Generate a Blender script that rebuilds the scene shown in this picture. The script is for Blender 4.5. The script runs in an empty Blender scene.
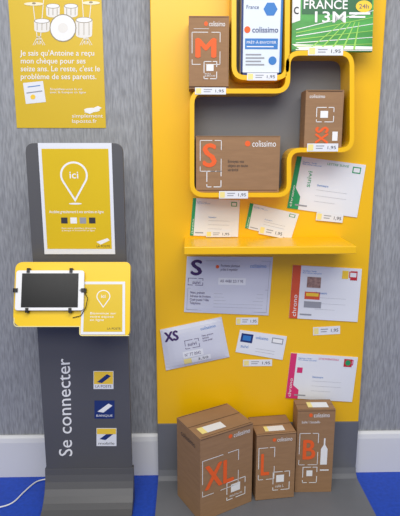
import bpy, bmesh, math, random
from mathutils import Vector, Matrix
random.seed(4)
sc=bpy.context.scene
sc.view_settings.view_transform='Standard'
# ------------------------------------------------------------ camera
FPX=520.0; PITCH=math.radians(11.6); YAW=math.radians(1.3)
CAM=Vector((0,-2.15,1.45))
fwd=Vector((math.sin(YAW)*math.cos(PITCH),math.cos(YAW)*math.cos(PITCH),-math.sin(PITCH)))
rgt=Vector((math.cos(YAW),-math.sin(YAW),0)); upv=rgt.cross(fwd)
cd=bpy.data.cameras.new('camera'); co=bpy.data.objects.new('camera',cd); sc.collection.objects.link(co)
co.location=CAM; co.rotation_euler=(math.pi/2-PITCH,0,-YAW)
cd.sensor_fit='VERTICAL'; cd.sensor_height=36; cd.lens=FPX/516*36; cd.clip_start=0.05
sc.camera=co
def ray(px,py): return fwd*FPX+rgt*(px-200)-upv*(py-258)
def W(px,py,Y):           # measured point on a vertical plane y=Y
    d=ray(px,py); return CAM+d*((Y-CAM.y)/d.y)
# ------------------------------------------------------------ materials
def lin(c):
    r=[]
    for v in c:
        v/=255.0; r.append(v/12.92 if v<=0.04045 else ((v+0.055)/1.055)**2.4)
    return (r[0],r[1],r[2],1)
MC={}
def mat(name,rgb,rough=0.55,metal=0,var=0.0,scale=30,spec=0.4,bump=0.0,stretch=None,coat=0):
    if name in MC: return MC[name]
    m=bpy.data.materials.new(name); m.use_nodes=True; nt=m.node_tree; b=nt.nodes['Principled BSDF']
    b.inputs['Roughness'].default_value=rough; b.inputs['Metallic'].default_value=metal
    b.inputs['Specular IOR Level'].default_value=spec
    b.inputs['Coat Weight'].default_value=coat
    c=lin(rgb); b.inputs['Base Color'].default_value=c
    if var>0 or bump>0:
        tc=nt.nodes.new('ShaderNodeTexCoord'); mp=nt.nodes.new('ShaderNodeMapping')
        nz=nt.nodes.new('ShaderNodeTexNoise'); nz.inputs['Scale'].default_value=scale; nz.inputs['Detail'].default_value=5
        if stretch: mp.inputs['Scale'].default_value=stretch
        nt.links.new(tc.outputs['Object'],mp.inputs['Vector']); nt.links.new(mp.outputs[0],nz.inputs['Vector'])
        cr=nt.nodes.new('ShaderNodeValToRGB'); cr.color_ramp.elements[0].position=0.32; cr.color_ramp.elements[1].position=0.68
        cr.color_ramp.elements[0].color=tuple(x*(1-var) for x in c[:3])+(1,)
        cr.color_ramp.elements[1].color=tuple(min(1,x*(1+var)) for x in c[:3])+(1,)
        nt.links.new(nz.outputs['Fac'],cr.inputs[0]); nt.links.new(cr.outputs[0],b.inputs['Base Color'])
        if bump>0:
            bp=nt.nodes.new('ShaderNodeBump'); bp.inputs['Strength'].default_value=bump; bp.inputs['Distance'].default_value=0.003
            nt.links.new(nz.outputs['Fac'],bp.inputs['Height']); nt.links.new(bp.outputs[0],b.inputs['Normal'])
    MC[name]=m; return m
YEL=mat('yellow_lacquer',(241,187,2),0.33,var=0.015,scale=3,spec=.5)
YELP=mat('poster_yellow',(214,180,32),0.4,var=0.03,scale=2)
YELK=mat('tray_yellow',(240,198,6),0.32,var=0.01,scale=3)
YELI=mat('print_yellow',(218,184,16),0.35,var=0.02,scale=4)
CREAM=mat('cream_edge',(235,222,150),0.5)
GREY=mat('grey_board',(112,112,114),0.5,var=0.03,scale=4)
DGREY=mat('kiosk_grey',(86,86,88),0.38,var=0.03,scale=4)
BGREY=mat('base_grey',(108,110,115),0.34,var=0.05,scale=6)
WALL=mat('wallpaper',(151,153,156),0.85,var=0.2,scale=14,bump=0.35,stretch=(11,11,1.6),spec=0.15)
FLOOR=mat('blue_floor',(26,70,180),0.5,var=0.12,scale=60)
SKIRT=mat('white_trim',(222,223,224),0.45,var=0.01,scale=5)
KRAFT=mat('kraft_cardboard',(153,119,87),0.75,var=0.06,scale=14,stretch=(1,1,6),bump=0.08,spec=0.2)
KRAFTD=mat('kraft_seam',(84,60,44),0.9)
ORG=mat('orange_ink',(236,98,40),0.6)
WHT=mat('white_paper',(226,228,231),0.55,var=0.015,scale=8)
WHI=mat('white_ink',(236,236,234),0.6)
OFFW=mat('white_plastic_film',(208,210,219),0.35,var=0.03,scale=6,bump=0.2)
BLK=mat('black_plastic',(18,18,20),0.35)
SCR=mat('tablet_screen',(9,10,12),0.25,spec=0.3)
TABW=mat('tablet_white',(232,232,230),0.3)
GRNT=mat('green_ink',(36,150,92),0.6); GRNL=mat('green_ink_light',(150,205,90),0.5)
GRN=mat('green_print',(62,150,62),0.35,var=0.25,scale=9,stretch=(1,1,3)); GRND=mat('green_dark',(24,96,52),0.4)
ORR=mat('vermilion_ink',(214,86,50),0.6); PNK=mat('magenta_ink',(212,50,110),0.6)
PUR=mat('purple_ink',(62,38,92),0.6); NAVY=mat('navy_ink',(30,50,110),0.5); BLU=mat('blue_ink',(50,120,190),0.5)
GRYI=mat('grey_ink',(150,152,158),0.6); DRK=mat('dark_ink',(50,50,56),0.6)
TAGY=mat('tag_yellow',(240,200,60),0.6); RED=mat('red_ink',(190,40,50),0.6)
TAGL=mat('tag_band',(238,222,140),0.6)
PALE=mat('pale_blue_card',(216,226,234),0.5)
# ------------------------------------------------------------ geometry tools
class Surf:
    """planar quad or vertical plane measured in photo units"""
    def __init__(s,tl,tr,br,bl,bulge=0):
        s.c=[Vector(p) for p in (tl,tr,br,bl)]
        n=(s.c[1]-s.c[0]).cross(s.c[3]-s.c[0]).normalized(); s.n=-n; s.bulge=bulge
        s.w=(s.c[1]-s.c[0]).length; s.h=(s.c[3]-s.c[0]).length
    def at(s,u,v,o=0):
        p=s.c[0]*(1-u)*(1-v)+s.c[1]*u*(1-v)+s.c[2]*u*v+s.c[3]*(1-u)*v
        b=0
        if s.bulge:
            uu=min(1,max(0,u)); vv=min(1,max(0,v))
            b=s.bulge*(1-abs(2*uu-1)**4)*(1-abs(2*vv-1)**4)*(1+0.10*math.sin(9*uu+5*vv))
        return p+s.n*(o+b)
class Plane:
    def __init__(s,Y): s.Y=Y; s.n=Vector((0,-1,0)); s.bulge=0
    def at(s,px,py,o=0): return W(px,py,s.Y)+s.n*o
TXT={}
def textgeo(body,bold=0,align='LEFT'):
    k=(body,bold,align)
    if k in TXT: return TXT[k]
    c=bpy.data.curves.new('t','FONT'); c.body=body; c.offset=bold; c.align_x=align; c.resolution_u=3
    o=bpy.data.objects.new('t',c); sc.collection.objects.link(o); bpy.context.view_layer.update()
    dg=bpy.context.evaluated_depsgraph_get(); me=bpy.data.meshes.new_from_object(o.evaluated_get(dg))
    vs=[(v.co.x,v.co.y) for v in me.vertices]; fs=[tuple(p.vertices) for p in me.polygons]
    bpy.data.objects.remove(o); bpy.data.curves.remove(c); bpy.data.meshes.remove(me)
    x0=min(v[0] for v in vs);x1=max(v[0] for v in vs);y0=min(v[1] for v in vs);y1=max(v[1] for v in vs)
    vs=[((x-x0)/(x1-x0),1-(y-y0)/(y1-y0)) for x,y in vs]
    TXT[k]=(vs,fs); return TXT[k]
class B:
    def __init__(s,name): s.name=name; s.v=[]; s.f=[]; s.m=[]; s.ms=[]
    def add(s,vs,fs,m):
        if m not in s.ms: s.ms.append(m)
        k=len(s.v); s.v+= [Vector(p) for p in vs]
        for f in fs: s.f.append(tuple(i+k for i in f)); s.m.append(s.ms.index(m))
    def hexa(s,f4,b4,m):
        s.add(list(f4)+list(b4),[(0,1,2,3),(7,6,5,4),(0,4,5,1),(1,5,6,2),(2,6,7,3),(3,7,4,0)],m)
    def box(s,x0,x1,y0,y1,z0,z1,m):
        s.hexa([(x0,y0,z1),(x1,y0,z1),(x1,y0,z0),(x0,y0,z0)],[(x0,y1,z1),(x1,y1,z1),(x1,y1,z0),(x0,y1,z0)],m)
    def extr(s,pts,vec,m):
        n=len(pts); vs=[Vector(p) for p in pts]; vs=vs+[p+Vector(vec) for p in vs]
        fs=[tuple(range(n)),tuple(range(2*n-1,n-1,-1))]+[(i,(i+1)%n,(i+1)%n+n,i+n) for i in range(n)]
        s.add(vs,fs,m)
    def rect(s,F,u0,v0,u1,v1,m,o=0.0008):
        n=6 if F.bulge else 1
        vs=[F.at(u0+(u1-u0)*i/n,v0+(v1-v0)*j/n,o) for j in range(n+1) for i in range(n+1)]
        s.add(vs,[(j*(n+1)+i,j*(n+1)+i+1,(j+1)*(n+1)+i+1,(j+1)*(n+1)+i) for j in range(n) for i in range(n)],m)
    def poly(s,F,pts,m,o=0.0008): s.add([F.at(a,b,o) for a,b in pts],[tuple(range(len(pts)))],m)
    def disc(s,F,a,b,ra,rb,m,o=0.0008,n=20):
        s.poly(F,[(a+ra*math.cos(2*math.pi*i/n),b+rb*math.sin(2*math.pi*i/n)) for i in range(n)],m,o)
    def line(s,F,pts,w,m,o=0.0008,closed=False):
        P=[F.at(a,b,o) for a,b in pts]
        if closed: P.append(P[0])
        for p,q in zip(P[:-1],P[1:]):
            d=(q-p)
            if d.length<1e-6: continue
            d.normalize(); t=d.cross(F.n)*w/2; e=d*w/2*0.8
            s.add([p-t-e,q-t+e,q+t+e,p+t-e],[(0,1,2,3)],m)
    def text(s,F,body,quad,m,o=0.001,bold=0,align='LEFT'):
        vs,fs=textgeo(body,bold,align)
        if len(quad)==4 and not hasattr(quad[0],'__len__'):
            a0,b0,a1,b1=quad; quad=[(a0,b0),(a1,b0),(a1,b1),(a0,b1)]
        out=[]
        for x,y in vs:
            a=sum(w*q[0] for w,q in zip(((1-x)*(1-y),x*(1-y),x*y,(1-x)*y),quad))
            b=sum(w*q[1] for w,q in zip(((1-x)*(1-y),x*(1-y),x*y,(1-x)*y),quad))
            out.append(F.at(a,b,o))
        s.add(out,fs,m)
    def big(s,F,body,quad,m,o=0.0013,k=0.02):
        """heavy print letters: strokes thickened by overprinting"""
        if not hasattr(quad[0],'__len__'):
            a0,b0,a1,b1=quad; quad=[(a0,b0),(a1,b0),(a1,b1),(a0,b1)]
        for i,(dx,dy) in enumerate(((0,0),(1,0),(-1,0),(0,.6),(0,-.6))):
            s.text(F,body,[(a+dx*k,b_+dy*k*F.w/F.h) for a,b_ in quad],m,o+i*.00004)
    def slab(s,F,t,m):
        n=12 if F.bulge else 1
        N=n+1
        vs=[F.at(i/n,j/n) for j in range(N) for i in range(N)]+[F.at(i/n,j/n)*1.0 for j in range(N) for i in range(N)]
        for k in range(N*N):
            j,i=divmod(k,N); b=F.bulge; F.bulge=0; vs[N*N+k]=F.at(i/n,j/n,-t); F.bulge=b
        fs=[]
        for j in range(n):
            for i in range(n):
                q=(j*N+i,j*N+i+1,(j+1)*N+i+1,(j+1)*N+i); fs.append(q); fs.append(tuple(x+N*N for x in reversed(q)))
        for i in range(n):
            for a,b in ((i,i+1),(n*N+i,n*N+i+1),(i*N,(i+1)*N),(i*N+n,(i+1)*N+n)): fs.append((a,b,b+N*N,a+N*N))
        s.add(vs,fs,m)
    def tube(s,pts,r,m,n=8):
        P=[Vector(p) for p in pts]; vs=[];fs=[]
        for i,p in enumerate(P):
            t=(P[min(i+1,len(P)-1)]-P[max(i-1,0)]).normalized()
            a=t.orthogonal().normalized() if i==0 else (a-t*a.dot(t)).normalized()
            b=t.cross(a)
            vs+=[p+(a*math.cos(2*math.pi*k/n)+b*math.sin(2*math.pi*k/n))*r for k in range(n)]
        for i in range(len(P)-1):
            for k in range(n): fs.append((i*n+k,i*n+(k+1)%n,(i+1)*n+(k+1)%n,(i+1)*n+k))
        fs+=[tuple(range(n)),tuple(range(len(P)*n-1,len(P)*n-n-1,-1))]
        s.add(vs,fs,m)
    def build(s,bevel=0,parent=None,smooth=False):
        lo=Vector([min(v[k] for v in s.v) for k in range(3)]); hi=Vector([max(v[k] for v in s.v) for k in range(3)])
        c=(lo+hi)/2; c.z=lo.z
        me=bpy.data.meshes.new(s.name); me.from_pydata([v-c for v in s.v],[],s.f)
        for m in s.ms: me.materials.append(m)
        for p,i in zip(me.polygons,s.m): p.material_index=i; p.use_smooth=smooth
        bm=bmesh.new(); bm.from_mesh(me); bmesh.ops.recalc_face_normals(bm,faces=bm.faces); bm.to_mesh(me); bm.free()
        o=bpy.data.objects.new(s.name,me); sc.collection.objects.link(o); o.location=c
        if bevel:
            b=o.modifiers.new('bevel','BEVEL'); b.width=bevel; b.segments=2; b.limit_method='ANGLE'; b.angle_limit=math.radians(50)
        if parent: o.parent=parent; o.matrix_parent_inverse=Matrix.Translation(parent.location).inverted()
        return o
def empty(name,loc):
    e=bpy.data.objects.new(name,None); e.location=loc; e.empty_display_size=0.05; sc.collection.objects.link(e); return e
def fillet(pts,r,closed=True,n=6):
    P=[Vector(p) for p in pts]; out=[]; N=len(P)
    for i,p in enumerate(P):
        if not closed and i in (0,N-1): out.append(p); continue
        rr=r[i] if isinstance(r,(list,tuple)) else r
        a=P[i-1];c=P[(i+1)%N]
        d=min(rr,(a-p).length*0.48,(c-p).length*0.48)
        if d<1e-5: out.append(p); continue
        s=p+(a-p).normalized()*d; e=p+(c-p).normalized()*d
        for k in range(n+1):
            t=k/n; out.append(s*(1-t)**2+p*2*t*(1-t)+e*t*t)
    return out
# ------------------------------------------------------------ room
YP=-0.05; YF=-0.17; YK=-0.20
b=B('wall_back'); b.box(-4,4,0,0.12,0,3.0,WALL); b.build()
b=B('floor'); b.box(-4,4,-5,0.12,-0.1,0,FLOOR); b.build()
b=B('baseboard_back')
pr=[(0,0),(-0.018,0),(-0.018,0.17),(-0.014,0.19),(-0.006,0.2),(0,0.2)]
b.extr([(-4,y-0.0005,z+0.0005) for y,z in pr],(8,0,0),SKIRT); b.build()
# ------------------------------------------------------------ wall poster
PW=Plane(-0.0025)
b=B('wall_poster')
q=[PW.at(10.5,-40),PW.at(104,-40),PW.at(106,128),PW.at(17,130)]
q[0].x=q[3].x; q[1].x=q[2].x; q[3].z=q[2].z
b.hexa(q,[p+Vector((0,0.002,0)) for p in q],YELP)
CY=mat('cymbal_print',(236,226,190),0.4); DR=mat('drum_print',(225,222,214),0.4); DRS=mat('drum_shade',(150,138,110),0.5)
def drum(x,y,rx,ry,h):
    b.poly(PW,[(x-rx,y),(x+rx,y),(x+rx*.95,y+h),(x-rx*.95,y+h)],DR,0.0006)
    b.disc(PW,x,y+h,rx*.95,ry,DR,0.0007); b.disc(PW,x,y,rx,ry,DRS,0.0009); b.disc(PW,x,y,rx*.9,ry*.8,WHI,0.0011)
    for t in (-.6,0,.6): b.line(PW,[(x+rx*t,y+ry),(x+rx*t,y+h)],0.002,DRS,0.001)
for x0,x1,y0,y1 in ((33,38,4,44),(91,87,4,44),(44,40,-4,44),(82,85,-6,44)):
    b.line(PW,[(x0,y0),(x1,y1)],0.003,DR,0.0005); b.line(PW,[(x1,y1-8),(x1-5,y1+1)],0.002,DR,.0005); b.line(PW,[(x1,y1-8),(x1+5,y1+1)],0.002,DR,.0005)
for x,y,r in ((34,4,10),(91,3,9),(45,-5,9),(81,-7,9)):
    b.disc(PW,x,y,r,1.8,CY,0.0013); b.disc(PW,x,y-0.6,2,1,DRS,0.0015)
b.disc(PW,63,28,13.5,14,DRS,0.0008); b.disc(PW,63,28,12.5,13,WHI,0.001); b.disc(PW,63,28,5,5,DR,0.0012)
drum(53,6,7,2.5,9); drum(71,6,7,2.5,9); drum(42,21,8,2.5,9); drum(84,20,8.5,3,15)
b.text(PW,"Je sais qu'Antoine a reçu\nmon chèque pour ses\nseize ans. Le reste, c'est le\nproblème de ses parents.",(20,50,100,81),WHI,bold=0.006)
b.poly(PW,[(23,83),(43,81),(46,102),(26,104)],WHT); b.line(PW,[(27,93),(42,91)],0.004,GRYI,0.0014); b.line(PW,[(28,87),(40,85.5)],0.003,BLU,0.0014); b.disc(PW,33,97,2.5,2.5,TAGY,0.0014)
b.text(PW,"Simplifiez-vous la vie\navec la banque en ligne",(50,88,86,94),WHI)
b.disc(PW,92,110,8,2.2,WHI); b.poly(PW,[(84,112),(98,106),(102,108),(90,114)],WHI,0.001)
b.text(PW,"simplement\nlaposte.fr",(72,114,103,124),WHI,bold=0.0)
b.build()
# ------------------------------------------------------------ display panel
E=empty('retail_display_panel',(0.25,YP,0))
xl=W(153.5,200,YP).x; xr=(W(384,40,YP).x+W(359,415,YP).x)/2
zg=W(250,423,YP).z; zt=2.28
b=B('yellow_panel'); b.box(xl,xr,YP,-0.022,zg,zt,YEL); b.build(0.003,E)
b=B('grey_kick_panel')
pts=fillet([(xl,YP-.004,zg+.002),(xl,YP-.004,0.0),(xr,YP-.004,0.0),(xr,YP-.004,zg+.002)],[0.0,0,0,0.0])
b.extr(pts,(0,0.03,0),BGREY); b.build(0.002,E)
b=B('base_plate')
cr=[(YP-.004-.0,0.05),(YP-.012,0.025),(YP-.03,0.012),(-0.56,0.010),(-0.562,0.0005),(YP-.004,0.0005)]
b.extr([(xl,y,z) for y,z in cr],(xr-xl,0,0),BGREY); b.build(0.0,E)
def P2(px,py): p=W(px,py,YF); return (p.x,YF,p.z)
def strip(name,path,r,t,closed=True):
    q=fillet([Vector(P2(*p)) for p in path],r,closed)
    q=[p for i,p in enumerate(q) if i==0 or (p-q[i-1]).length>1e-5]
    N=len(q); A=[];C=[]
    for i,p in enumerate(q):
        d=(q[(i+1)%N]-q[i-1]).normalized(); nn=Vector((-d.z,0,d.x))*t/2
        A.append(p+nn);C.append(p-nn)
    yb=Vector((0,YP-YF-0.0005,0))
    vs=A+C+[p+yb for p in A]+[p+yb for p in C]; fs=[]
    for i in range(N):
        j=(i+1)%N
        fs+=[(i,j,N+j,N+i),(2*N+i,3*N+i,3*N+j,2*N+j),(i,2*N+i,2*N+j,j),(N+i,N+j,3*N+j,3*N+i)]
    b=B(name); b.add(vs,fs,YEL); b.build(0.0,E)
    return q
PA=[(192,91),(288,91),(288,53),(352,53),(352,150),(289,150),(289,195),(192,195)]
qa=strip('shelf_module_frame',PA,0.045,0.017)
PB=[(234,-45),(288,-45),(287,77.5),(234,77.5)]
qb=strip('upper_module_frame',PB,0.04,0.0168)
b=B('module_backing')
b.extr([Vector((p.x,YP-.003,p.z)) for p in qa],(0,0.0025,0),GREY)
b.extr([Vector((p.x,YP-.0036,p.z)) for p in qb],(0,0.003,0),GREY); b.build(0,E)
b=B('long_shelf'); s0=W(184,247,-0.26); s1=W(357,247,-0.26); zb=W(270,254.5,-0.26).z
b.box(s0.x,s1.x,-0.26,YP-.0005,zb,s0.z,YEL); b.build(0.003,E)
# ------------------------------------------------------------ price labels
def tag(px0,py0,px1,py1,Y,rot=0):
    o=B('price_label'); c=W((px0+px1)/2,(py0+py1)/2,Y); w=(W(px1,py0,Y)-W(px0,py0,Y)).length; h=(W(px0,py1,Y)-W(px0,py0,Y)).length
    ca,sa=math.cos(rot),math.sin(rot)
    def k(x,z): return Vector((c.x+x*ca-z*sa,Y-0.002,c.z+x*sa+z*ca))
    F=Surf(k(-w/2,h/2),k(w/2,h/2),k(w/2,-h/2),k(-w/2,-h/2))
    o.slab(F,0.0015,WHT); o.rect(F,0.03,0.12,0.2,.88,TAGL,0.0005)
    o.text(F,"1,95",(0.66,0.3,0.93,0.76),DRK,0.0007); o.rect(F,.28,.25,.55,.36,GRYI,.0005); o.rect(F,.28,.55,.5,.66,GRYI,.0005)
    o.build()
for t in ((195,87.5,226,94.5,YF),(247,73,277,80.5,YF),(308,47,343,55.5,YF),(307,143.5,338,151.5,YF),(219,191,248,198.5,YF),
          (206,231,231,237,YP-.005),(316,213.5,343,221.5,YP-.006,-.1),(236,317.5,258,324.5,YP),(243,359.5,272,366,YP),(313,326.5,340,334.5,YP,.05),(259,228,284,236,YP-.005,-.2)):
    tag(*t)
# ------------------------------------------------------------ boxes
def logo(o,F,u,v,w,h):
    o.disc(F,u+0.09*w,v+0.5*h,0.09*w,0.45*h,ORG); o.text(F,"colissimo",(u+0.24*w,v,u+w,v+h),WHI)
def bracket(o,F,u0,v0,u1,v1,w,m=WHI,gap=.35):
    du=(u1-u0);dv=(v1-v0)
    o.line(F,[(u0,v1-dv*gap),(u0,v0),(u0+du*gap*1.6,v0)],w,m); o.line(F,[(u0,v1-dv*.15),(u0,v1),(u0+du*.3,v1)],w,m)
    o.line(F,[(u1-du*.3,v0),(u1,v0),(u1,v0+dv*.3)],w,m)
    o.line(F,[(u1,v1-dv*.4),(u1,v1),(u1-du*.5,v1)],w,m)
def carton(base,H,z0,name='cardboard_box'):
    o=B(name); lo=[Vector((x,y,z0)) for x,y in base]; hi=[Vector((x,y,z0+H)) for x,y in base]
    o.add(lo+hi,[(0,1,5,4),(1,2,6,5),(2,3,7,6),(3,0,4,7),(3,2,1,0),(4,5,6,7)],KRAFT)
    Ff=Surf(hi[0],hi[1],lo[1],lo[0]); Ft=Surf(hi[3],hi[2],hi[1],hi[0]); Fl=Surf(hi[3],hi[0],lo[0],lo[3]); Fr=Surf(hi[1],hi[2],lo[2],lo[1])
    o.rect(Ft,0.0,0.49,1,0.51,KRAFTD,0.0006); o.rect(Ft,0.02,0.02,0.98,0.035,KRAFTD,0.0006); o.rect(Ft,0.02,0.96,0.98,0.975,KRAFTD,0.0006)
    o.rect(Ff,0.01,0.012,0.99,0.018,KRAFTD,0.0006)
    return o,Ff,Ft,Fl,Fr
def stdface(o,F,letter,lu0,lv0,lu1,lv1,logo_r):
    o.big(F,letter,(lu0,lv0,lu1,lv1),ORG,k=.012)
    logo(o,F,*logo_r)
z_a=P2(210,91)[2]+0.0085; 
def upbox(px0,px1,pyt,Y,depth,zbase):
    x0=W(px0,(pyt+60),Y).x; x1=W(px1,(pyt+60),Y).x; H=W(px0,pyt,Y).z-zbase
    return carton([(x0,Y),(x1,Y),(x1,Y+depth),(x0,Y+depth)],H,zbase+0.0006)
o,F,T,L,R=upbox(189,228.5,16,-0.16,0.1,z_a)
o.big(F,"M",(0.19,0.31,0.66,0.56),ORG,k=.03); logo(o,F,.38,.07,.52,.07)
bracket(o,F,0.08,0.22,0.78,0.66,0.002); o.rect(F,0.44,0.66,0.62,0.75,WHI); bracket(o,F,.38,.62,.7,.86,.0025); o.text(F,"boîte\n230x130",(0.4,0.78,0.66,0.83),WHI); o.rect(F,0.0,0.965,1,0.985,KRAFTD)
o.rect(F,0.12,0.17,0.5,0.175,WHI); o.build(0.002)
z_s=P2(240,195)[2]+0.0085
x0=W(196,165,-.16).x;x1=W(279.5,165,-.16).x;H=W(240,136,-.16).z-z_s
o,F,T,L,R=carton([(x0,-.16),(x1,-.16),(x1,-.065),(x0,-.065)],H,z_s+.0006)
stdface(o,F,"S",0.09,0.14,0.235,0.54,(0.58,0.08,0.37,0.11))
bracket(o,F,0.05,0.08,0.30,0.62,0.0022); bracket(o,F,0.13,0.62,0.3,0.9,0.003)
o.text(F,"Envoyez vos\nobjets en toute\nsérénité",(0.38,0.42,0.62,0.62),DRK); o.rect(F,0.02,0.955,0.98,0.965,KRAFTD); o.build(0.002)
z_x=P2(320,150)[2]+0.0085
x0=W(305,118,-.16).x;x1=W(343,118,-.16).x;H=W(320,90,-.16).z-z_x
o,F,T,L,R=carton([(x0,-.16),(x1,-.16),(x1,-.075),(x0,-.075)],H,z_x+.0006)
o.big(F,"XS",[(0.30,0.93),(0.30,0.64),(0.62,0.64),(0.62,0.93)],ORG,k=.018)
o.text(F,"colissimo",(0.1,0.08,0.5,0.14),WHI); bracket(o,F,0.3,0.3,0.75,0.55,0.0025); o.rect(F,0.4,0.36,0.6,0.48,WHI); o.rect(F,0.74,0.72,0.88,0.88,WHI)
o.rect(F,0.05,0.02,0.95,0.03,KRAFTD); o.build(0.002)
# prepaid white carton
z_b=P2(260,77.5)[2]+0.0085
o=B('prepaid_mailing_carton'); x0=W(241,40,-.15).x;x1=W(282,40,-.15).x; zt_=W(260,-22,-.15).z
o.box(x0,x1,-.15,-.085,z_b+.0006,zt_,PALE); F=Surf((x0,-.15,zt_),(x1,-.15,zt_),(x1,-.15,z_b),(x0,-.15,z_b))
o.rect(F,0,0,0.05,1,NAVY); o.rect(F,0.95,0,1,1,BLU); o.rect(F,0,0.965,1,1,NAVY); o.rect(F,0,0.0,1,.02,NAVY)
o.disc(F,0.7,0.31,0.17,0.075,BLU,.001,6); o.text(F,"France",(0.12,0.27,0.42,0.31),NAVY)
o.disc(F,0.15,0.52,0.075,0.035,ORG,.001); o.text(F,"colissimo",(0.27,0.49,0.9,0.55),NAVY,bold=.01)
o.rect(F,0.1,0.61,0.9,0.72,BLU,.001); o.text(F,"PRÊT-À-ENVOYER",(0.14,0.63,0.86,0.665),WHI,.0014)
o.rect(F,0.14,0.69,0.8,0.70,WHI,.0014)
for i in range(4): o.rect(F,0.12,0.77+i*.035,0.5+0.08*(i%2),0.785+i*.035,GRYI,.001)
o.disc(F,0.78,0.84,0.1,0.045,BLU,.001); o.build(0.002)
# green prepaid packet
o=B('green_prepaid_packet'); zz=P2(320,53)[2]+0.0092
xa=W(292,30,-.14).x; xb=W(373,30,-.14).x; zt_=W(330,-25,-.14).z
F=Surf((xa,-.12,zt_),(xb,-.12,zt_),(xb,-.145,zz),(xa,-.145,zz)); o.slab(F,0.010,GRN)
o.rect(F,0,0,1,0.03,WHI); o.rect(F,0,0.97,1,1,GRND)
o.poly(F,[(0,.28),(.1,.28),(.1,.58),(0,.62)],WHT,.0006)
o.poly(F,[(0,.9),(0.1,.97),(1,.97),(1,.93)],WHI,.001)
for i in range(7):
    y=0.66+i*0.045; o.poly(F,[(0.05,y+.04),(1,y-0.22+i*.045),(1,y-0.212+i*.045),(0.05,y+.052)],GRNL if i%2 else WHI,.001+.0001*i)
for i in range(5): o.poly(F,[(0.2+.14*i,.97),(0.62+.05*i,.6),(0.63+.05*i,.6),(0.225+.14*i,.97)],GRNL,.0017)
o.rect(F,0.12,0.05,0.98,0.5,GRND,.0005)
o.text(F,"FRANCE",(0.14,0.31,0.68,0.43),WHI,.0019,bold=.01); o.text(F,"13M",(0.28,0.46,0.66,0.61),WHI,.0019,bold=.01)
o.disc(F,0.88,0.39,0.1,0.08,TAGY,.0016); o.text(F,"24h",(0.82,0.36,0.94,0.42),NAVY,.002); o.text(F,"c",(0.02,.4,.08,.5),DRK,.0016)
o.rect(F,.7,.47,.96,.5,WHI,.0019); o.rect(F,.7,.52,.9,.545,WHI,.0019)
o.build(0.0)
# ------------------------------------------------------------ envelopes
def quadF(c,Y,bulge=0): 
    return Surf(*[W(x,y,Y) for x,y in c],bulge=bulge)
def envelope(c,ink,name='shipping_envelope',letter=True,Y=None,t=0.004,band=.07,extra=None):
    Y=Y if Y is not None else YP-0.0045
    o=B(name); F=quadF(c,Y); o.slab(F,t-0.0002,WHT)
    o.rect(F,0,0,band,1,ink,0.0005)
    o.text(F,"chrono",[(band*.3,.96),(band*.3,.55),(band*.8,.55),(band*.8,.96)],WHI,.0009)
    if letter=='big': o.poly(F,[(band,.6),(band*2.2,.75),(band*2.2,1),(band,1)],ink,.0005)
    for v,u in ((.58,.8),(.69,.8),(.8,.65)): o.line(F,[(.36,v),(u,v)],.0008,GRYI)
    o.text(F,"Expéditeur / Sender\nNom, adresse, code postal",(band+.03,.08,band+.3,.15),BLU)
    o.text(F,"Destinataire",(.36,.47,.52,.51),BLU)
    o.rect(F,.82,.06,.94,.18,ink); o.rect(F,.835,.08,.925,.16,WHT,.0012)
    o.rect(F,band+.03,.9,band+.2,.93,GRYI)
    if extra: extra(o,F)
    return o.build(0.0)
envelope([(193,198),(240,200),(238,237),(190,235.5)],GRNT)
envelope([(250,203),(299,214),(291,239),(245,228)],GRNT)
envelope([(297,156),(366,165),(357,217.5),(287,208)],GRNT,letter='big',extra=lambda o,F:(o.text(F,"LETTRE SUIVIE",(.45,.05,.76,.09),GRNT),o.text(F,"suivi",[(.2,.55),(.2,.25),(.26,.25),(.26,.55)],GRNT)))
def cex(o,F):
    o.rect(F,.2,.48,.42,.62,ORR,.001); o.rect(F,.22,.5,.4,.56,TAGY,.0014); o.rect(F,.22,.2,.42,.4,mat('print_photo_a',(150,120,110),.5,var=.4,scale=80),.001)
    o.rect(F,.84,.05,.94,.22,RED,.001); o.rect(F,.2,.66,.45,.78,GRYI,.0006); o.rect(F,.72,.05,.81,.2,TAGY,.001)
envelope([(293,265),(362,269),(357.5,322),(289,318)],ORR,band=.12,extra=cex)
def pex(o,F):
    o.text(F,"LETTRE INTERNATIONALE",(.42,.06,.72,.1),PNK); o.rect(F,.8,.05,.92,.22,RED,.0014); o.disc(F,.86,.13,.04,.06,GRNT,.0016)
    o.poly(F,[(.09,.7),(.18,.8),(.18,1),(.09,1)],PNK,.0005); o.rect(F,.12,.3,.2,.42,PNK,.0008)
envelope([(291,353),(358,357.5),(352,402),(285.5,398)],PNK,band=.09,extra=pex)
o=B('stamped_envelope'); F=quadF([(240,330),(287,336.5),(282.5,360),(235.5,352)],YP-.0035); o.slab(F,.003,WHT)
o.poly(F,[(.05,.12),(.3,.12),(.3,.5),(.05,.5)],NAVY); o.rect(F,.09,.2,.26,.42,BLU,.0012); o.rect(F,.7,.12,.94,.36,GRYI); o.rect(F,.72,.16,.92,.32,WHI,.0012); o.line(F,[(.4,.7),(.8,.7)],.001,GRYI); o.line(F,[(.4,.82),(.8,.82)],.001,GRYI)
o.text(F,"colissimo",(.36,.15,.62,.28),BLU); o.text(F,"suivi",(.08,.62,.24,.75),BLU); o.build()
o=B('plastic_mailing_bag'); F=quadF([(187,256.5),(273,257),(268.5,315.5),(184,312)],YP-.004,bulge=.006); o.slab(F,.0035,OFFW)
o.big(F,"S",(.06,.06,.175,.32),PUR,.001,k=.01); bracket(o,F,.03,.38,.2,.5,.002,PUR); o.text(F,"suivi",(.08,.42,.17,.48),PUR,.001)
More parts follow.
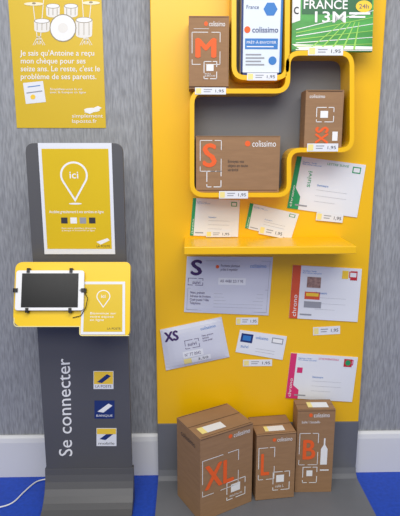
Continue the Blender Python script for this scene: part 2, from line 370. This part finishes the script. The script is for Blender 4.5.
o.line(F,[(.03,.56),(.97,.56)],.0012,GRYI,.001); o.line(F,[(.03,.95),(.97,.95)],.0018,GRYI,.001); o.line(F,[(.03,.56),(.03,.95)],.0012,GRYI,.001); o.line(F,[(.97,.07),(.97,.95)],.0012,GRYI,.001); o.line(F,[(.22,.07),(.97,.07)],.0012,GRYI,.001)
o.rect(F,.38,.36,.7,.48,WHT,.001); o.text(F,"AR 4480 2217 95",(.4,.39,.67,.44),PUR,.0014); o.text(F,"colissimo",(.74,.12,.93,.18),BLU,.001)
o.text(F,"Pochette plastique\nprête à expédier",(.4,.13,.62,.25),PUR,.001); o.disc(F,.36,.17,.02,.03,ORG,.001)
o.text(F,"Nom, prénom\nAdresse de livraison\nCode postal / Ville\nTéléphone",(.06,.61,.3,.86),PUR,.001)
for i in range(5): o.line(F,[(.34,.64+.06*i),(.92,.64+.06*i)],.0009,GRYI,.001)
o.build(smooth=False)
o=B('padded_envelope'); F=quadF([(160,330),(221.5,317),(229.5,357),(166,370.5)],YP-.005,bulge=.012); o.slab(F,.0045,OFFW)
o.big(F,"XS",(.06,.08,.27,.3),PUR,.001,k=.01); o.rect(F,.3,.62,.62,.78,WHT,.001); o.rect(F,.3,.8,.42,.93,TAGL,.001); o.rect(F,.42,.8,.72,.93,WHT,.0014)
o.text(F,"N° 7T 0042",(.33,.66,.58,.74),PUR,.0014); o.text(F,"3,50",(.52,.83,.68,.9),DRK,.0018)
o.text(F,"colissimo",(.64,.12,.88,.19),BLU,.001); bracket(o,F,.36,.36,.58,.56,.002,PUR); o.text(F,"suivi",(.4,.42,.54,.5),PUR,.001)
o.text(F,"Nom, prénom\nAdresse\nCode postal",(.64,.3,.82,.48),PUR,.001)
o.build()
# ------------------------------------------------------------ floor cartons on the base plate
ZB=0.0125
def rbase(x,y,w,d,ang):
    a=math.radians(ang); u=Vector((math.cos(a),math.sin(a))); v=Vector((-math.sin(a),math.cos(a))); p=Vector((x,y))
    return [tuple(p),tuple(p+u*w),tuple(p+u*w+v*d),tuple(p+v*d)]
o,F,T,L,R=carton(rbase(.042,-.345,.248,.192,29),.36,ZB)
o.big(F,"XL",(.09,.35,.62,.63),ORG,k=.014); bracket(o,F,.04,.27,.72,.70,.0025); bracket(o,F,.5,.64,.86,.86,.0035)
o.rect(F,.58,.68,.76,.78,WHI); logo(o,F,.52,.05,.42,.055); o.rect(T,.1,.62,.55,.86,WHT,.001); o.rect(T,.1,.62,.2,.86,TAGL,.0014)
o.text(F,"400x275x195",(.55,.81,.8,.835),WHI); o.text(L,"colissimo",(.2,.1,.8,.16),DRK); o.build(.002)
o,F,T,L,R=carton(rbase(.276,-.222,.168,.15,7),.302,ZB)
o.big(F,"L",(.13,.29,.32,.61),ORG,k=.014); bracket(o,F,.06,.2,.46,.68,.0025); bracket(o,F,.44,.58,.86,.86,.003); o.rect(F,.52,.63,.72,.74,WHI); logo(o,F,.4,.06,.5,.06)
o.rect(T,.25,.6,.75,.86,WHT,.001); o.rect(T,.25,.6,.34,.86,TAGL,.0014); o.text(F,"colis L",(.5,.78,.72,.82),WHI); o.build(.002)
o,F,T,L,R=carton(rbase(.452,-.17,.158,.09,0),.385,ZB,'bottle_shipping_box')
o.big(F,"B",(.19,.36,.5,.59),ORG,k=.016); bracket(o,F,.08,.28,.58,.66,.0025); bracket(o,F,.2,.69,.58,.88,.003); logo(o,F,.3,.04,.55,.05)
o.text(F,"boîte 1 bouteille",(.12,.13,.6,.16),WHI)
bt=[(.73,.34),(.77,.34),(.77,.42),(.84,.47),(.84,.66),(.66,.66),(.66,.47),(.73,.42)]
o.poly(F,bt,WHI); o.rect(F,.3,.73,.46,.8,WHI); o.rect(F,.66,.72,.9,.735,WHI); o.rect(T,.3,.3,.85,.8,WHT,.001); o.rect(T,.3,.3,.42,.8,TAGL,.0014)
o.build(.002)
# ------------------------------------------------------------ kiosk
K=empty('self_service_kiosk',(-0.5,YK,0))
kx0=(W(30,170,YK).x+W(40,420,YK).x)/2; kx1=(W(124,170,YK).x+W(130,420,YK).x)/2; kz=W(80,143,YK).z
b=B('kiosk_body')
pts=fillet([(kx0,YK,kz),(kx1,YK,kz),(kx1,YK,.16),(kx0,YK,.16)],[.035,.035,0,0])
b.extr(pts,(0,.022,0),DGREY)
prof=[]
for i in range(9):
    a=i/8*math.pi/2; prof.append((YK-.13*(1-math.cos(a)),.16-.145*math.sin(a)))
prof.append((YK-.34,.012)); 
back=[(YK-.34,.001),(YK+.022,.001),(YK+.022,.16)]
b.extr([(kx0-.006,y,z) for y,z in prof+back],(kx1-kx0+.012,0,0),DGREY)
b.build(.0015,K)
PK=Plane(YK-.0005)
b=B('header_sign')
q=[PK.at(40,143),PK.at(113,143),PK.at(114,254),PK.at(43,254)]
q[3].x=q[0].x=(q[0].x+q[3].x)/2; q[1].x=q[2].x=(q[1].x+q[2].x)/2
F=Surf(*[p+Vector((0,-.004,0)) for p in q]); b.slab(F,.0042,WHT)
b.rect(F,.045,.05,.955,.95,YELI,.0006)
def pin(b,F,u,v,ru,rv,tip,m,mi,o):
    P=[]
    for i in range(25):
        a=math.radians(150+240*i/24); P.append((u+ru*math.cos(a),v+rv*math.sin(a)))
    b.poly(F,P+[(u,tip)],m,o)
    P=[(u+.86*(x-u),v+.86*(y-v)) for x,y in P]; b.poly(F,P+[(u,v+(tip-v)*.86)],mi,o+.0005)
pin(b,F,.47,.28,.19,.12,.52,WHI,YELI,.001); b.text(F,"ici",(.41,.25,.53,.31),WHI,.002,bold=.01)
b.disc(F,.47,.535,.09,.008,WHI,.001)
b.text(F,"Accédez gratuitement à vos services en ligne",(.1,.595,.86,.628),WHI,.001,bold=.01)
for i in range(4): b.rect(F,.26+.13*i,.66,.35+.13*i,.715,[DRK,WHI,GRYI,DRK][i],.001)
b.text(F,"Avec votre identifiant, découvrez\nla banque et le courrier en ligne",(.26,.75,.74,.79),WHI,.001)
b.poly(F,[(.74,.885),(.9,.85),(.93,.87),(.8,.91)],WHI,.001); b.text(F,"LA POSTE",(.74,.915,.93,.935),DRK,.001)
b.build(0,K)
def TR(px,py,o=0):
    t=(py-262)/74.0; return W(px,py,-.27-.09*t)
t0,t1,t2,t3=TR(15.5,262),TR(130,262),TR(130,336),TR(15.5,336)
t3.x=t0.x; t1.x=t2.x=(t1.x+t2.x)/2
TF=Surf(t0,t1,t2,t3)
def tu(px,py): return ((px-15.5)/114.5,(py-262)/74.0)
b=B('tablet_tray')
out=fillet([TF.at(*tu(x,y)) for x,y in [(15.5,262),(130,262),(130,336),(81,336),(81,327),(15.5,327)]],[.03,.02,.02,.012,.0,.04])
b.extr(out,TF.n*-.03,YELK)
e1=fillet([TF.at(*tu(x,y),.0006) for x,y in [(16.5,318),(16.5,326.6),(81,326.6),(81,335.5),(129.5,335.5)]],[0,.038,.0,.01,0],False)
for p,r in zip(e1[:-1],e1[1:]):
    d=(r-p)
    if d.length>1e-5:
        d.normalize(); t=d.cross(TF.n)*.0016; b.add([p-t,r-t,r+t,p+t],[(0,1,2,3)],CREAM)
b.build(.0,K)
b=B('tray_bracket'); p1=TF.at(.5,.15,-.0302); p2=TF.at(.5,.75,-.0302)
b.extr([(p1.x-.1,p1.y,p1.z),(p1.x-.1,p2.y,p2.z),(p1.x-.1,YK-.0005,p2.z),(p1.x-.1,YK-.0005,p1.z)],(.2,0,0),DGREY); b.build(0,K)
b=B('info_sheet')
iq=[TF.at(*tu(x,y),.0025) for x,y in [(82.5,282),(125,282),(125.5,334.5),(82,334.5)]]; F=Surf(*iq); b.slab(F,.002,WHT); b.rect(F,.06,.05,.94,.95,YELI,.0006)
pin(b,F,.5,.28,.16,.12,.5,WHI,YELI,.001); b.text(F,"ici",(.45,.25,.55,.31),WHI,.002,bold=.01)
b.text(F,"Bienvenue sur\nvotre espace\nen ligne",(.2,.58,.8,.76),WHI,.001)
b.text(F,"LA POSTE",(.6,.87,.9,.91),DRK,.001); b.build(0,K)
PL=Plane(YK-.0008)
b=B('lower_graphics')
b.text(PL,"Se connecter",[(59,456),(56.5,359),(70,358),(72.5,456)],WHI,.0004,bold=.002)
def sq(x,y,m,m2,m3,txt):
    b.rect(PL,x-10,y-9,x+10,y+9,m,.0004); b.poly(PL,[(x-7,y+2),(x+4,y-6),(x+8,y-4),(x-1,y+3)],m2,.0008); b.text(PL,txt,(x-8,y+5,x+8,y+7.5),m3,.0008)
sq(103.5,380,WHT,TAGY,DRK,"LA POSTE"); b.rect(PL,94,371.5,113,384,TAGY,.0006); b.poly(PL,[(97,382),(107,374),(111,376),(102,383)],NAVY,.001)
sq(104.5,409.5,NAVY,WHI,WHI,"BANQUE"); sq(106.5,437,WHT,NAVY,DRK,"mobile"); b.rect(PL,97,428.5,116,434,TAGY,.001)
b.build(0,K)
# tablet
tb=empty('tablet',TF.at(*tu(50,290)))
b=B('tablet_body')
def rr(x0,y0,x1,y1,o,r): return fillet([TF.at(*tu(x,y),o) for x,y in [(x0,y0),(x1,y0),(x1,y1),(x0,y1)]],r)
b.extr(rr(18,271,85,311,.016,.012),TF.n*-.009,TABW); b.build(.0015,tb)
b=B('tablet_display'); b.extr(rr(24,274,79.5,308,.0168,.001),TF.n*-.0006,SCR); p=TF.at(*tu(82,291),.0165)
ring=[p+((TF.c[1]-TF.c[0]).normalized()*math.cos(k*.4)+(TF.c[3]-TF.c[0]).normalized()*math.sin(k*.4))*.005 for k in range(16)]
b.extr(ring,TF.n*-.0004,GRYI); b.build(0,tb)
b=B('tablet_holder')
for x,y,dx,dy in ((30,271,0,-1),(72,271,0,-1),(30,311,0,1),(72,311,0,1),(85,291,1,0),(18,291,-1,0)):
    if dx==0: b.extr([TF.at(*tu(x-1.5,y-dy*2.5),.0195),TF.at(*tu(x+1.5,y-dy*2.5),.0195),TF.at(*tu(x+1.5,y+dy*2),.0195),TF.at(*tu(x-1.5,y+dy*2),.0195)],TF.n*-.0025,BLK); b.extr([TF.at(*tu(x-1.5,y+dy*.5),.0195),TF.at(*tu(x+1.5,y+dy*.5),.0195),TF.at(*tu(x+1.5,y+dy*2.2),.0195),TF.at(*tu(x-1.5,y+dy*2.2),.0195)],TF.n*-.0193,BLK)
    else: b.extr([TF.at(*tu(x-dx*2.5,y-2),.0195),TF.at(*tu(x+dx*2,y-2),.0195),TF.at(*tu(x+dx*2,y+2),.0195),TF.at(*tu(x-dx*2.5,y+2),.0195)],TF.n*-.0025,BLK); b.extr([TF.at(*tu(x+dx*.5,y-2),.0195),TF.at(*tu(x+dx*2.2,y-2),.0195),TF.at(*tu(x+dx*2.2,y+2),.0195),TF.at(*tu(x+dx*.5,y+2),.0195)],TF.n*-.0193,BLK)
b.tube([TF.at(*tu(86,294),.01),TF.at(*tu(89,299),.018),TF.at(*tu(87,308),.012),TF.at(*tu(82,316),.006),TF.at(*tu(74,318),.003)],.0014,BLK)
b.build(0,tb)
# power cable on floor
def FL(px,py,z=.004):
    d=ray(px,py); return CAM+d*((z-CAM.z)/d.z)
b=B('power_cable'); raw=[FL(-40,512),FL(-5,508),FL(12,503),FL(24,492),FL(36,482),FL(47,479)]
pts=[]
for i in range(len(raw)-1):
    p0=raw[max(i-1,0)];p1=raw[i];p2=raw[i+1];p3=raw[min(i+2,len(raw)-1)]
    for k in range(6):
        t=k/6; pts.append(.5*((2*p1)+(p2-p0)*t+(2*p0-5*p1+4*p2-p3)*t*t+(-p0+3*p1-3*p2+p3)*t**3))
pts.append(raw[-1]); b.tube(pts,.003,TABW); b.build(smooth=True)
# ------------------------------------------------------------ light
w=bpy.data.worlds.new('world'); sc.world=w; w.use_nodes=True
bg=w.node_tree.nodes['Background']; bg.inputs[0].default_value=(.98,.99,1,1); bg.inputs[1].default_value=.56
def area(name,loc,rot,sx,sy,e,col):
    l=bpy.data.lights.new(name,'AREA'); l.shape='RECTANGLE'; l.size=sx; l.size_y=sy; l.energy=e; l.color=col
    o=bpy.data.objects.new(name,l); o.location=loc; o.rotation_euler=[math.radians(a) for a in rot]; sc.collection.objects.link(o)
area('ceiling_light',(0.3,-1.7,2.95),(25,0,0),2.2,0.8,36,(1,.98,.95))
area('ceiling_light',(-0.6,-3.4,2.9),(40,0,0),2.5,1.2,52,(1,.98,.96))
